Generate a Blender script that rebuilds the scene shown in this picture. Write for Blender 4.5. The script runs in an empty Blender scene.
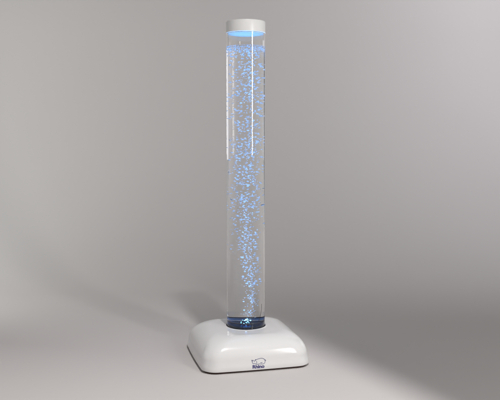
import bpy, bmesh, math, random
from mathutils import Vector, Matrix, noise
R = math.radians
random.seed(11)
sc = bpy.context.scene
C = sc.collection

# ------------------------------------------------------------------ materials
def new_mat(name):
    m = bpy.data.materials.new(name); m.use_nodes = True
    nt = m.node_tree; nt.nodes.clear()
    out = nt.nodes.new('ShaderNodeOutputMaterial')
    return m, nt, out

def principled(name, col, rough=.5, spec=.5, coat=0., bump=None, metallic=0., var=0., varscale=3.):
    m, nt, out = new_mat(name)
    b = nt.nodes.new('ShaderNodeBsdfPrincipled')
    b.inputs['Base Color'].default_value = (*col, 1)
    b.inputs['Roughness'].default_value = rough
    b.inputs['Specular IOR Level'].default_value = spec
    b.inputs['Coat Weight'].default_value = coat
    b.inputs['Coat Roughness'].default_value = .06
    b.inputs['Metallic'].default_value = metallic
    nt.links.new(b.outputs[0], out.inputs[0])
    tc = nt.nodes.new('ShaderNodeTexCoord')
    if var:
        n = nt.nodes.new('ShaderNodeTexNoise'); n.inputs['Scale'].default_value = varscale; n.inputs['Detail'].default_value = 5
        nt.links.new(tc.outputs['Object'], n.inputs['Vector'])
        mr = nt.nodes.new('ShaderNodeMapRange')
        mr.inputs['From Min'].default_value = .3; mr.inputs['From Max'].default_value = .7
        mr.inputs['To Min'].default_value = 1 - var; mr.inputs['To Max'].default_value = 1 + var
        nt.links.new(n.outputs['Fac'], mr.inputs['Value'])
        mx = nt.nodes.new('ShaderNodeVectorMath'); mx.operation = 'SCALE'
        mx.inputs[0].default_value = col
        nt.links.new(mr.outputs[0], mx.inputs['Scale'])
        nt.links.new(mx.outputs[0], b.inputs['Base Color'])
    if bump:
        n2 = nt.nodes.new('ShaderNodeTexNoise'); n2.inputs['Scale'].default_value = bump[0]; n2.inputs['Detail'].default_value = 4
        nt.links.new(tc.outputs['Object'], n2.inputs['Vector'])
        bp = nt.nodes.new('ShaderNodeBump'); bp.inputs['Strength'].default_value = bump[1]; bp.inputs['Distance'].default_value = bump[2]
        nt.links.new(n2.outputs['Fac'], bp.inputs['Height'])
        nt.links.new(bp.outputs[0], b.inputs['Normal'])
    return m

def glass(name, ior, col=(1, 1, 1), rough=0.):
    m, nt, out = new_mat(name)
    g = nt.nodes.new('ShaderNodeBsdfGlass')
    g.inputs['IOR'].default_value = ior; g.inputs['Color'].default_value = (*col, 1); g.inputs['Roughness'].default_value = rough
    nt.links.new(g.outputs[0], out.inputs[0])
    return m

def emission(name, col, s):
    m, nt, out = new_mat(name)
    e = nt.nodes.new('ShaderNodeEmission'); e.inputs[0].default_value = (*col, 1); e.inputs[1].default_value = s
    nt.links.new(e.outputs[0], out.inputs[0])
    return m

M_paper = principled('backdrop paper', (.578, .553, .545), .95, .15, bump=(260, .12, .0006), var=.012, varscale=1.4)
M_white = principled('glossy white plastic', (.75, .75, .745), .16, .5, coat=.6, bump=(38, .05, .0006), var=.01, varscale=9)
M_cap = principled('white cap plastic', (.88, .88, .87), .30, .5, var=.01, varscale=30)
M_dark = principled('dark brown', (.05, .026, .02), .6, .3, var=.1, varscale=60)
M_navy = principled('navy socket plastic', (.006, .016, .045), .18, .5, var=.2, varscale=80)
M_ink = principled('navy printed ink', (.035, .03, .16), .45, .4, var=.1, varscale=200)
M_acryl = glass('clear acrylic', 1.49, (1, 1, 1))
M_wtop = glass('water surface', 1.333)
M_wside = glass('water against acrylic', 1.333/1.49, (.998, .998, 1))
M_led = emission('blue led glow', (.16, .52, 1.), 6)
M_ledc = emission('led core glow', (.55, .85, 1.), 14)

# air bubbles: clear air in water with a thin bright skin that scatters the light of the lamp below
def bubble_mat():
    m, nt, out = new_mat('air bubble in water')
    g = nt.nodes.new('ShaderNodeBsdfGlass'); g.inputs['IOR'].default_value = 1/1.333
    d = nt.nodes.new('ShaderNodeBsdfDiffuse'); d.inputs['Color'].default_value = (.75, .85, .95, 1)
    t = nt.nodes.new('ShaderNodeBsdfTranslucent'); t.inputs['Color'].default_value = (.75, .85, .95, 1)
    a = nt.nodes.new('ShaderNodeMixShader'); a.inputs[0].default_value = .5
    nt.links.new(d.outputs[0], a.inputs[1]); nt.links.new(t.outputs[0], a.inputs[2])
    tc = nt.nodes.new('ShaderNodeTexCoord')
    n = nt.nodes.new('ShaderNodeTexNoise'); n.inputs['Scale'].default_value = 260; n.inputs['Detail'].default_value = 2
    geo = nt.nodes.new('ShaderNodeNewGeometry')
    nt.links.new(geo.outputs['Position'], n.inputs['Vector'])
    mr = nt.nodes.new('ShaderNodeMapRange')
    mr.inputs['From Min'].default_value = .40; mr.inputs['From Max'].default_value = .70
    mr.inputs['To Min'].default_value = .02; mr.inputs['To Max'].default_value = .58
    nt.links.new(n.outputs['Fac'], mr.inputs['Value'])
    x = nt.nodes.new('ShaderNodeMixShader')
    nt.links.new(mr.outputs[0], x.inputs[0])
    nt.links.new(g.outputs[0], x.inputs[1]); nt.links.new(a.outputs[0], x.inputs[2])
    nt.links.new(x.outputs[0], out.inputs[0])
    return m
M_bub = bubble_mat()

# ------------------------------------------------------------------ helpers
def link(name, bm, mats, parent=None, smooth=True, kind=None, label=None):
    me = bpy.data.meshes.new(name); bm.to_mesh(me); bm.free()
    for m in (mats if isinstance(mats, (list, tuple)) else [mats]): me.materials.append(m)
    if smooth:
        for p in me.polygons: p.use_smooth = True
        me.set_sharp_from_angle(angle=R(35))
    o = bpy.data.objects.new(name, me); C.objects.link(o)
    if parent: o.parent = parent
    if kind: o['kind'] = kind
    if label: o['label'] = label
    return o

def lathe(bm, prof, seg=128, closed=False, mat=0, cx=0, cy=0):
    """prof: (radius, z) list; outward normals when the profile runs from the bottom up on the outside"""
    rings = []
    for r, z in prof:
        if r < 1e-6: rings.append([bm.verts.new((cx, cy, z))])
        else: rings.append([bm.verts.new((cx+r*math.cos(2*math.pi*i/seg), cy+r*math.sin(2*math.pi*i/seg), z)) for i in range(seg)])
    n = len(rings)
    for k in range(n if closed else n-1):
        a, b = rings[k], rings[(k+1) % n]
        for i in range(seg):
            j = (i+1) % seg
            if len(a) == 1 and len(b) == 1: continue
            if len(a) == 1: f = bm.faces.new((a[0], b[j], b[i]))
            elif len(b) == 1: f = bm.faces.new((a[i], a[j], b[0]))
            else: f = bm.faces.new((a[i], a[j], b[j], b[i]))
            f.material_index = mat
    return rings

def tube_along(bm, pts, r, seg=10):
    rings = []
    for k, p in enumerate(pts):
        p = Vector(p)
        d = (Vector(pts[min(k+1, len(pts)-1)]) - Vector(pts[max(k-1, 0)])).normalized()
        u = d.cross(Vector((0, 1, .01))).normalized(); v = d.cross(u)
        rings.append([bm.verts.new(p + r*(u*math.cos(2*math.pi*i/seg) + v*math.sin(2*math.pi*i/seg))) for i in range(seg)])
    for a, b in zip(rings, rings[1:]):
        for i in range(seg): bm.faces.new((a[i], a[(i+1) % seg], b[(i+1) % seg], b[i]))
    bm.faces.new(rings[0][::-1]); bm.faces.new(rings[-1])
    bmesh.ops.recalc_face_normals(bm, faces=bm.faces)

# ------------------------------------------------------------------ measured sizes (metres)
RO, RI = .0500, .0462          # tube outer and inner radius
Z_BASE, Z_TOP = .0800, .8690   # top of the base, top of the tube
Z_WATER = .806
Z_CAP = .838
HW, ROT, BY = .1378, .245, -.0065   # half width of the base, its turn and its offset from the tube

# ------------------------------------------------------------------ backdrop: one seamless sheet, floor curving up to a wall
bm = bmesh.new()
prof = [(-6., 0.), (-3, 0), (-1.5, 0), (-.5, 0), (0, 0), (.5, 0)]
RAD, Y0 = 1.1, .75
for i in range(0, 33):
    a = math.pi/2*i/32
    prof.append((Y0 + RAD*math.sin(a), RAD*(1-math.cos(a))))
prof += [(Y0+RAD, 2.0), (Y0+RAD, 3.2)]
xs = [-1.72 + 3.09*i/40 for i in range(41)]
grid = [[bm.verts.new((x, y, z)) for x in xs] for y, z in prof]
for a, b in zip(grid, grid[1:]):
    for i in range(40): bm.faces.new((a[i], a[i+1], b[i+1], b[i]))
bd = link('backdrop', bm, M_paper, kind='structure')
bd['label'] = 'seamless pale grey paper sweep, floor curving up into the background'

# ------------------------------------------------------------------ the lamp
lamp = bpy.data.objects.new('bubble_tube_lamp', None); C.objects.link(lamp)
lamp['label'] = 'tall clear water-filled bubble tube lamp with blue lit bubbles on a white square base'
lamp['category'] = 'lamp'

# base shell --------------------------------------------------------
cr, sr = math.cos(ROT), math.sin(ROT)
def shell_profile():
    """(inset from the half width, height, corner radius)"""
    P = [(.0030, .0045, .034), (.0008, .0058, .0345), (0, .0085, .035)]
    P += [(.0012, .018, .036)]
    A, B, z0, i0 = .055, .0515, .0280, .0030
    for k in range(0, 25):
        a = math.pi/2*k/24
        P.append((i0 + A*(1-math.cos(a)), z0 + B*math.sin(a)**1.0, .037 + .006*math.sin(a)))
    return P
PROF = shell_profile()
def rsq(w, r, seg=14, side=16):
    r = min(r, w*.98)
    pts = []
    for k, (sx, sy) in enumerate([(1, 1), (-1, 1), (-1, -1), (1, -1)]):
        for i in range(seg+1):
            a = k*math.pi/2 + math.pi/2*i/seg
            pts.append((sx*(w-r) + r*math.cos(a), sy*(w-r) + r*math.sin(a)))
        a1 = Vector(pts[-1])
        nx, ny = [(-1, 1), (-1, -1), (1, -1), (1, 1)][k]
        nk = (k+1) % 4
        b = Vector((nx*(w-r) + r*math.cos(nk*math.pi/2), ny*(w-r) + r*math.sin(nk*math.pi/2)))
        for i in range(1, side):
            pts.append(tuple(a1.lerp(b, i/side)))
    return pts
def bulge(x, y, w):
    # the sides swell very slightly outwards in the middle, like a moulded part
    return 1 + .026*(1 - min(1, (min(abs(x), abs(y))/w))**2)
bm = bmesh.new()
rings = []
for ins, z, r in PROF:
    w = HW - ins
    ring = []
    for x, y in rsq(w, r):
        b = bulge(x, y, w); x *= b; y *= b
        ring.append(bm.verts.new((x*cr-y*sr, x*sr+y*cr+BY, z)))
    rings.append(ring)
# crown: blend the last square ring into a circle around the tube
last = rings[-1]; N = len(last)
zl = PROF[-1][1]
for k in range(1, 9):
    t = k/8
    ring = []
    for v in last:
        ang = math.atan2(v.co.y, v.co.x)
        tgt = Vector((.0545*math.cos(ang), .0545*math.sin(ang), 0))
        p = Vector((v.co.x, v.co.y, 0)).lerp(tgt, t)
        ring.append(bm.verts.new((p.x, p.y, zl + (Z_BASE+.0005-zl)*t*t*(3-2*t))))
    rings.append(ring)
for rr, zz in ((.0535, .0812), (.0525, .0812), (.0516, .0802), (.0514, .070), (.049, .0695)):
    rings.append([bm.verts.new((rr*math.cos(math.atan2(v.co.y, v.co.x)), rr*math.sin(math.atan2(v.co.y, v.co.x)), zz)) for v in last])
for a, b in zip(rings, rings[1:]):
    for i in range(N): bm.faces.new((a[i], a[(i+1) % N], b[(i+1) % N], b[i]))
bm.faces.new(rings[0][::-1]); bm.faces.new(rings[-1])
base = link('base', bm, M_white, lamp)
# dark brown inset plate under the shell
bm = bmesh.new()
ra = []
for z, ins in ((0.0002, .0050), (.0052, .0050)):
    ra.append([bm.verts.new((x*cr-y*sr, x*sr+y*cr+BY, z)) for x, y in rsq(HW-ins, .031)])
for i in range(len(ra[0])): bm.faces.new((ra[0][i], ra[0][(i+1) % len(ra[0])], ra[1][(i+1) % len(ra[0])], ra[1][i]))
bm.faces.new(ra[0][::-1]); bm.faces.new(ra[1])
link('base_plate', bm, M_dark, base, smooth=False)

# printed emblem on the front face ----------------------------------
def inset_at(z):
    for (i0, z0, _), (i1, z1, _) in zip(PROF, PROF[1:]):
        if z0 <= z <= z1: return i0 + (i1-i0)*(z-z0)/(z1-z0)
    return PROF[-1][0]
def on_front(u, z, off=.0004):
    w = HW - inset_at(z)
    y = -w*bulge(u, w, w)
    y -= off
    return Vector((u*cr-y*sr, u*sr+y*cr+BY, z))
def ribbon(bm, pts, wd, off, closed=False):
    n = len(pts); L = []; Rr = []
    for k in range(n):
        p = Vector(pts[k])
        a = Vector(pts[(k-1) % n] if closed else pts[max(k-1, 0)]); b = Vector(pts[(k+1) % n] if closed else pts[min(k+1, n-1)])
        d = (b-a).normalized(); nn = Vector((-d.y, d.x))
        L.append(bm.verts.new(on_front(*(p+nn*wd/2), off))); Rr.append(bm.verts.new(on_front(*(p-nn*wd/2), off)))
    for k in range(n if closed else n-1):
        j = (k+1) % n
        bm.faces.new((Rr[k], Rr[j], L[j], L[k]))
def smooth_line(P, closed=False, sub=6):
    out = []; n = len(P)
    for k in range(n if closed else n-1):
        g = lambda i: Vector(P[i % n] if closed else P[max(0, min(n-1, i))])
        a, b, c, d = g(k-1), g(k), g(k+1), g(k+2)
        for s in range(sub):
            t = s/sub
            out.append(tuple(.5*((2*b) + (c-a)*t + (2*a-5*b+4*c-d)*t*t + (3*b-a-3*c+d)*t**3)))
    if not closed: out.append(tuple(P[-1]))
    return out
EX, DZ = -.0012, -.0066       # emblem centre along the face
body = [(-.0165, .0330), (-.0150, .0362), (-.0125, .0350), (-.0105, .0342), (-.0075, .0368), (-.0020, .0388), (.0050, .0400),
        (.0110, .0392), (.0150, .0360), (.0162, .0320), (.0150, .0285), (.0120, .0262), (.0060, .0262), (.0015, .0268),
        (-.0030, .0262), (-.0075, .0272), (-.0105, .0285), (-.0135, .0282), (-.0158, .0300)]
bm = bmesh.new()
ribbon(bm, smooth_line([(EX+x, z+DZ) for x, z in body], True), .0009, .0004, True)
for st in ([(-.0165, .0335), (-.0178, .0372), (-.0150, .0358)], [(-.0092, .0352), (-.0085, .0378), (-.0065, .0372)],
           [(-.0060, .0340), (-.0050, .0310), (-.0062, .0285)], [(.0090, .0300), (.0060, .0290), (.0040, .0300)],
           [(.0152, .0360), (.0175, .0345), (.0178, .0325)], [(-.0120, .0322), (-.0112, .0322)]):
    ribbon(bm, smooth_line([(EX+x, z+DZ) for x, z in st]), .0009, .0005)
bmesh.ops.recalc_face_normals(bm, faces=bm.faces)
link('emblem', bm, M_ink, base, smooth=False, label='navy outline drawing of a rhinoceros')
cu = bpy.data.curves.new('lettering', 'FONT'); cu.body = 'Rhino'; cu.size = .0112; cu.align_x = 'CENTER'; cu.offset = .0004
cu.space_character = .98
to = bpy.data.objects.new('lettering_source', cu); C.objects.link(to)
bpy.context.view_layer.update()
me = bpy.data.meshes.new_from_object(to.evaluated_get(bpy.context.evaluated_depsgraph_get()))
bpy.data.objects.remove(to)
bm = bmesh.new(); bm.from_mesh(me)
xs_ = [v.co.x for v in bm.verts]; mid = (min(xs_)+max(xs_))/2; sx = .0300/(max(xs_)-min(xs_))
for v in bm.verts: v.co = on_front(EX + (v.co.x-mid)*sx - .0012, DZ + .0170 + v.co.y*1.0, .0006)
link('lettering', bm, M_ink, base, smooth=False, label='navy bold word Rhino')

# socket ------------------------------------------------------------
bm = bmesh.new()
lathe(bm, [(0, .0720), (.0458, .0720), (.0458, .0850), (.0448, .0862), (.0300, .0840), (.0150, .0850), (.0120, .0868), (0, .0870)], 96)
socket = link('tube_socket', bm, M_navy, lamp)
bm = bmesh.new()
lathe(bm, [(.0444, .0932), (.0459, .0932), (.0459, .0958), (.0444, .0958)], 128, closed=True)
link('seal_ring', bm, M_navy, socket)
m_t, nt_, out_ = new_mat('blue tinted collar')
tr_ = nt_.nodes.new('ShaderNodeBsdfTransparent'); tr_.inputs[0].default_value = (.33, .48, .74, 1); nt_.links.new(tr_.outputs[0], out_.inputs[0])
bm = bmesh.new()
lathe(bm, [(.0452, .0868), (.0459, .0868), (.0459, .0930), (.0452, .0930)], 128, closed=True)
link('tinted_collar', bm, m_t, socket)
# led cluster: a small stepped crystal-like cluster of lit domes
bm = bmesh.new()
for k in range(13):
    rr = .0115*math.sqrt((k+.3)/13); a = k*2.4
    cx, cy = rr*math.cos(a), rr*math.sin(a)
    h = (.0020, .0078, .0041, .0060, .0095, .0030, .0068)[k % 7]
    q = (.0009, .0014, .0011, .0017, .0008)[k % 5]
    zc = .0872+h
    lathe(bm, [(0, .0866), (.0004, .0866), (.0004, zc-q*.6)], 8, mat=1, cx=cx, cy=cy)
    lathe(bm, [(0, zc-q*.7)] + [(q*math.cos(t), zc+q*.7*math.sin(t)) for t in (-1.1, -.6, 0, .6, 1.1)] + [(0, zc+q*.7)], 12, cx=cx, cy=cy)
link('led', bm, [M_led, M_navy], socket)
bm = bmesh.new()
lathe(bm, [(0, .0960), (.0010, .0964), (.0014, .0976), (.0010, .0988), (0, .0992)], 14, cx=.0002, cy=-.0008)
link('led_tip', bm, [M_ledc], socket)
# thin dark curved line inside the tube
bm = bmesh.new()
tube_along(bm, [(.0255+.006*math.sin(t*2.2)+.004*t, -.012+.004*t, .0880+.052*t) for t in [i/14 for i in range(15)]], .0005, 8)
link('dark_strand', bm, M_dark, lamp)

# tube --------------------------------------------------------------
bm = bmesh.new()
zb = .0730
# outer wall up, rim, inner wall down to the water line (below it the water's own face is the boundary)
lathe(bm, [(RI, zb), (RO, zb), (RO, Z_CAP+.0008), (RI, Z_CAP+.0008), (RI, Z_WATER)], 192)
tube = link('tube', bm, M_acryl, lamp)
# cap plugged into the top of the tube
bm = bmesh.new()
rc = .0502
lathe(bm, [(0, Z_CAP-.0012), (RI-.0008, Z_CAP-.0012), (RI-.0004, Z_CAP-.0008), (RI-.0004, Z_CAP+.0012), (rc-.0006, Z_CAP+.0012), (rc, Z_CAP+.0018),
           (rc, Z_TOP-.0030), (rc-.0008, Z_TOP-.0010), (rc-.0028, Z_TOP), (.030, Z_TOP+.0006), (0, Z_TOP+.0008)], 160)
cap = link('cap', bm, M_cap, lamp)
M_cap_dim = principled('darkened cap underside', (.24, .24, .22), .5, .4, var=.01, varscale=30)  # cap underside coloured darker to hold down the blue light falling on it
cap.data.materials.append(M_cap_dim)
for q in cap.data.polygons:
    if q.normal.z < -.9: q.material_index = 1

# water -------------------------------------------------------------
bm = bmesh.new()
seg = 192
lathe(bm, [(0, .0725), (RI, .0725), (RI, Z_WATER)], seg, mat=1)
top = []
RR = [RI*(i/18) for i in range(18, 0, -1)]
prev = [v for v in bm.verts if abs(v.co.z-Z_WATER) < 1e-6]
prev.sort(key=lambda v: math.atan2(v.co.y, v.co.x) % (2*math.pi))
def wz(x, y):
    q = Vector((x*70, y*70, 3.1)); e = min(1, (RI-math.hypot(x, y))/.008)
    return Z_WATER + e*(.0022*noise.noise(q) + .0012*noise.noise(q*2.3)) + .0010*(1-e)*0
for r in RR[1:]:
    ring = [bm.verts.new((r*math.cos(2*math.pi*i/seg), r*math.sin(2*math.pi*i/seg), wz(r*math.cos(2*math.pi*i/seg), r*math.sin(2*math.pi*i/seg)))) for i in range(seg)]
    for i in range(seg):
        f = bm.faces.new((prev[i], prev[(i+1) % seg], ring[(i+1) % seg], ring[i])); f.material_index = 0
    prev = ring
c = bm.verts.new((0, 0, wz(0, 0)))
for i in range(seg):
    f = bm.faces.new((prev[i], prev[(i+1) % seg], c)); f.material_index = 0
# keep the rim crisp
water = link('water', bm, [M_wtop, M_wside], lamp)

# bubbles -----------------------------------------------------------
tb = bmesh.new(); bmesh.ops.create_icosphere(tb, subdivisions=2, radius=1); tb.verts.ensure_lookup_table()
TV = [v.co.copy() for v in tb.verts]; TF = [tuple(v.index for v in f.verts) for f in tb.faces]; tb.free()
def add_bubble(V, F, p, a, h, seed, tilt):
    m = Matrix.Rotation(tilt[0], 3, 'X') @ Matrix.Rotation(tilt[1], 3, 'Y')
    o = len(V)
    for c in TV:
        k = 1 + .22*noise.noise(c*1.3 + Vector((seed, seed*.37, 0)))
        q = Vector((c.x*a*k, c.y*a*k, c.z*h*k - .25*h*(c.x*c.x+c.y*c.y)))
        V.append((m @ q) + p)
    F.extend(tuple(i+o for i in f) for f in TF)
def link_data(name, V, F, mat, parent, kind=None):
    me = bpy.data.meshes.new(name); me.from_pydata(V, [], F); me.materials.append(mat)
    for q in me.polygons: q.use_smooth = True
    o = bpy.data.objects.new(name, me); C.objects.link(o); o.parent = parent
    if kind: o['kind'] = kind
    return o
bubs = []; cells = {}
def try_add(p, a, h):
    if math.hypot(p.x, p.y) + a*1.2 > RI-.0006: return False
    c = int(p.z/.012)
    for k in (c-1, c, c+1):
        for q, b, g in cells.get(k, ()):
            d = p-q
            if abs(d.z) < (h+g)*1.3 and math.hypot(d.x, d.y) < (a+b)*1.16: return False
    cells.setdefault(c, []).append((p, a, h))
    bubs.append((p, a, h, random.uniform(0, 100))); return True
# rising plume
n = 0
while n < 1800:
    t = random.random()**.85
    z = .099 + t*(Z_WATER-.008-.099)
    rad = .0125 + .0295*min(1, t*1.25)**.75
    cx = .0075*math.sin(t*9+.6)*(1-.5*t) + .004
    rr = rad*random.random()**1.0; an = random.uniform(0, 2*math.pi)
    a = random.choice([.0006, .0008, .0010, .0012, .0014, .0018, .0023, .0031])*random.uniform(.8, 1.2)
    if t < .12: a *= .75
    # clumps: bubbles gather in pulses up the column
    if noise.noise(Vector((0, 0, z*42))) < -.18 and random.random() < .7: continue
    p = Vector((cx + rr*math.cos(an), rr*math.sin(an), z))
    if try_add(p, a, a*random.uniform(.42, .68)): n += 1
# thin flattened bubbles drifting out to the wall in the upper half
n = 0; k = 0
while n < 230 and k < 20000:
    k += 1
    z = random.uniform(.36, Z_WATER-.012) if random.random() < .8 else random.uniform(.26, .5)
    rr = .043*random.uniform(.1, 1)**.6; an = random.uniform(0, 2*math.pi)
    a = random.uniform(.0018, .0044)
    if try_add(Vector((rr*math.cos(an), rr*math.sin(an), z)), a, a*random.uniform(.16, .30)): n += 1
# froth under the water surface and against the wall
n = 0; k = 0
while n < 260 and k < 16000:
    k += 1
    an = random.uniform(0, 2*math.pi); rr = (RI-.0022)*math.sqrt(random.uniform(.45, 1))
    a = random.uniform(.0007, .0019)
    p = Vector((rr*math.cos(an), rr*math.sin(an), Z_WATER - .0035 - abs(random.gauss(0, .0035))))
    if try_add(p, a, a*.7): n += 1
order = sorted(range(len(bubs)), key=lambda i: -bubs[i][1])
single, rest = order[:100], order[100:]
for i in single:
    p, a, h, s = bubs[i]
    V, F = [], []; add_bubble(V, F, Vector((0, 0, 0)), a, h, s, (random.gauss(0, .22), random.gauss(0, .22)))
    o = link_data('bubble', V, F, M_bub, lamp); o.location = p
V, F = [], []
for i in rest:
    p, a, h, s = bubs[i]
    add_bubble(V, F, p, a, h, s, (random.gauss(0, .3), random.gauss(0, .3)))
link_data('small_bubbles', V, F, M_bub, lamp, kind='stuff')

# ------------------------------------------------------------------ lights
def aim(o, tgt):
    o.rotation_euler = (Vector(tgt)-o.location).to_track_quat('-Z', 'Y').to_euler()
def area(name, loc, tgt, sx, sy, power, col=(1, 1, 1), spread=180):
    l = bpy.data.lights.new(name, 'AREA'); l.shape = 'RECTANGLE'; l.size = sx; l.size_y = sy; l.energy = power; l.color = col; l.spread = R(spread)
    o = bpy.data.objects.new(name, l); C.objects.link(o); o.location = loc; aim(o, tgt); return o
def spot(name, loc, tgt, power, ang, blend, rad, col=(1, 1, 1)):
    l = bpy.data.lights.new(name, 'SPOT'); l.energy = power; l.spot_size = R(ang); l.spot_blend = blend; l.shadow_soft_size = rad; l.color = col
    o = bpy.data.objects.new(name, l); C.objects.link(o); o.location = loc; aim(o, tgt); return o

area('strip_softbox_right', (1.25, -1.55, 1.0), (0, 0, 1.0), .15, 1.05, 14, (1, .985, .96))
area('rear_softbox_right', (1.67, 1.48, .77), (0, 0, .77), .74, .66, 1.05, (.97, .955, 1))
area('background_softbox_high', (1.4, .40, 1.8), (1.25, 1.85, 1.1), .6, .6, 9, (.94, .94, 1), 130)
area('background_softbox_left', (-1.5, .38, .86), (-1.15, 1.85, .74), 1.1, 1.3, 13, (.975, 1, .985))
# the key hangs above the camera pointing down; its barn door cuts the beam along a line over the floor
KP = Vector((.35, -1.3, 2.4))
D1, D2 = [(Vector(p)-KP).normalized() for p in ((.41, -.33, 0), (.19, .11, 0))]
nrm = D1.cross(D2).normalized()
if nrm.x > 0: nrm = -nrm
kl = bpy.data.lights.new('key_light', 'POINT'); kl.energy = 190; kl.color = (1, .97, .965); kl.shadow_soft_size = .075
ko = bpy.data.objects.new('key_light', kl); C.objects.link(ko); ko.location = KP
kl.use_nodes = True
nt = kl.node_tree; em = nt.nodes['Emission']
tc = nt.nodes.new('ShaderNodeTexCoord')
def beam(vec, lo, hi):
    dt = nt.nodes.new('ShaderNodeVectorMath'); dt.operation = 'DOT_PRODUCT'; dt.inputs[1].default_value = vec
    nt.links.new(tc.outputs['Normal'], dt.inputs[0])
    mr = nt.nodes.new('ShaderNodeMapRange'); mr.interpolation_type = 'SMOOTHSTEP'
    mr.inputs['From Min'].default_value = lo; mr.inputs['From Max'].default_value = hi
    nt.links.new(dt.outputs['Value'], mr.inputs['Value'])
    return mr.outputs[0]
b1 = beam(nrm, -.006, .012); b2 = beam((0, -.5, -.87), .20, .62)
mm = nt.nodes.new('ShaderNodeMath'); mm.operation = 'MULTIPLY'
nt.links.new(b1, mm.inputs[0]); nt.links.new(b2, mm.inputs[1]); nt.links.new(mm.outputs[0], em.inputs['Strength'])

# the lamp's own blue light, shining up the water column
for nm, z, e, ang, fall in (('lamp_led_light', -.055, 165.0, 8.6, 'Constant'), ('socket_led_light', .094, 14.0, 70, 'Linear')):
    l = bpy.data.lights.new(nm, 'SPOT'); l.energy = e; l.color = (.18, .46, 1.0); l.spot_size = R(ang); l.spot_blend = 1; l.shadow_soft_size = .004
    l.use_shadow = False
    try: l.cycles.cast_shadow = False
    except Exception: pass
    l.use_nodes = True
    nt = l.node_tree; em = nt.nodes['Emission']
    em.inputs[0].default_value = (1, 1, 1, 1)
    fo = nt.nodes.new('ShaderNodeLightFalloff'); fo.inputs['Strength'].default_value = 1.0
    nt.links.new(fo.outputs[fall], em.inputs['Strength'])
    o = bpy.data.objects.new(nm, l); C.objects.link(o); o.location = (.002, 0, z); o.rotation_euler = (math.pi, 0, 0)

w = bpy.data.worlds.new('World'); sc.world = w; w.use_nodes = True
nt = w.node_tree; bg = nt.nodes['Background']
# a dim studio whose side walls are lighter than its ceiling and front
tc = nt.nodes.new('ShaderNodeTexCoord'); sp = nt.nodes.new('ShaderNodeSeparateXYZ'); nt.links.new(tc.outputs['Generated'], sp.inputs[0])
cr_ = nt.nodes.new('ShaderNodeValToRGB'); cr_.color_ramp.interpolation = 'EASE'
els = cr_.color_ramp.elements
els[0].position = 0; els[0].color = (.62, .62, .62, 1)
els[1].position = 1; els[1].color = (.62, .62, .62, 1)
# position = (x+1)/2 of the direction: light side walls, a dark band added at left to give the tube its dark edge line
for p_, v_ in ((.06, .60), (.11, .10), (.16, .10), (.24, .27), (.5, .23), (.76, .27), (.88, .5)):
    e = els.new(p_); e.color = (v_, v_, v_, 1)
ma = nt.nodes.new('ShaderNodeMath'); ma.operation = 'MULTIPLY_ADD'; ma.inputs[1].default_value = .5; ma.inputs[2].default_value = .5
nt.links.new(sp.outputs['X'], ma.inputs[0]); nt.links.new(ma.outputs[0], cr_.inputs[0])
tint = nt.nodes.new('ShaderNodeVectorMath'); tint.operation = 'MULTIPLY'; tint.inputs[1].default_value = (.725, .712, .703)
nt.links.new(cr_.outputs[0], tint.inputs[0]); nt.links.new(tint.outputs[0], bg.inputs[0])
bg.inputs[1].default_value = 1.0

# ------------------------------------------------------------------ camera
cam = bpy.data.cameras.new('camera'); co = bpy.data.objects.new('camera', cam); C.objects.link(co)
cam.sensor_width = 36; cam.lens = 730.5/500*36; cam.clip_end = 100; cam.clip_start = .05
co.location = (.0109, -1.897, .5826); co.rotation_euler = (math.pi/2 - .08957, 0, 0)
sc.camera = co

sc.render.engine = 'CYCLES'
cy = sc.cycles
cy.max_bounces = 28; cy.transmission_bounces = 28; cy.glossy_bounces = 12; cy.diffuse_bounces = 4; cy.transparent_max_bounces = 16
cy.caustics_reflective = True; cy.caustics_refractive = True
cy.sample_clamp_indirect = 6; cy.blur_glossy = .3
cy.use_denoising = True
cy.use_adaptive_sampling = False
sc.view_settings.view_transform = 'Standard'; sc.view_settings.look = 'None'; sc.view_settings.exposure = 0; sc.view_settings.gamma = 1
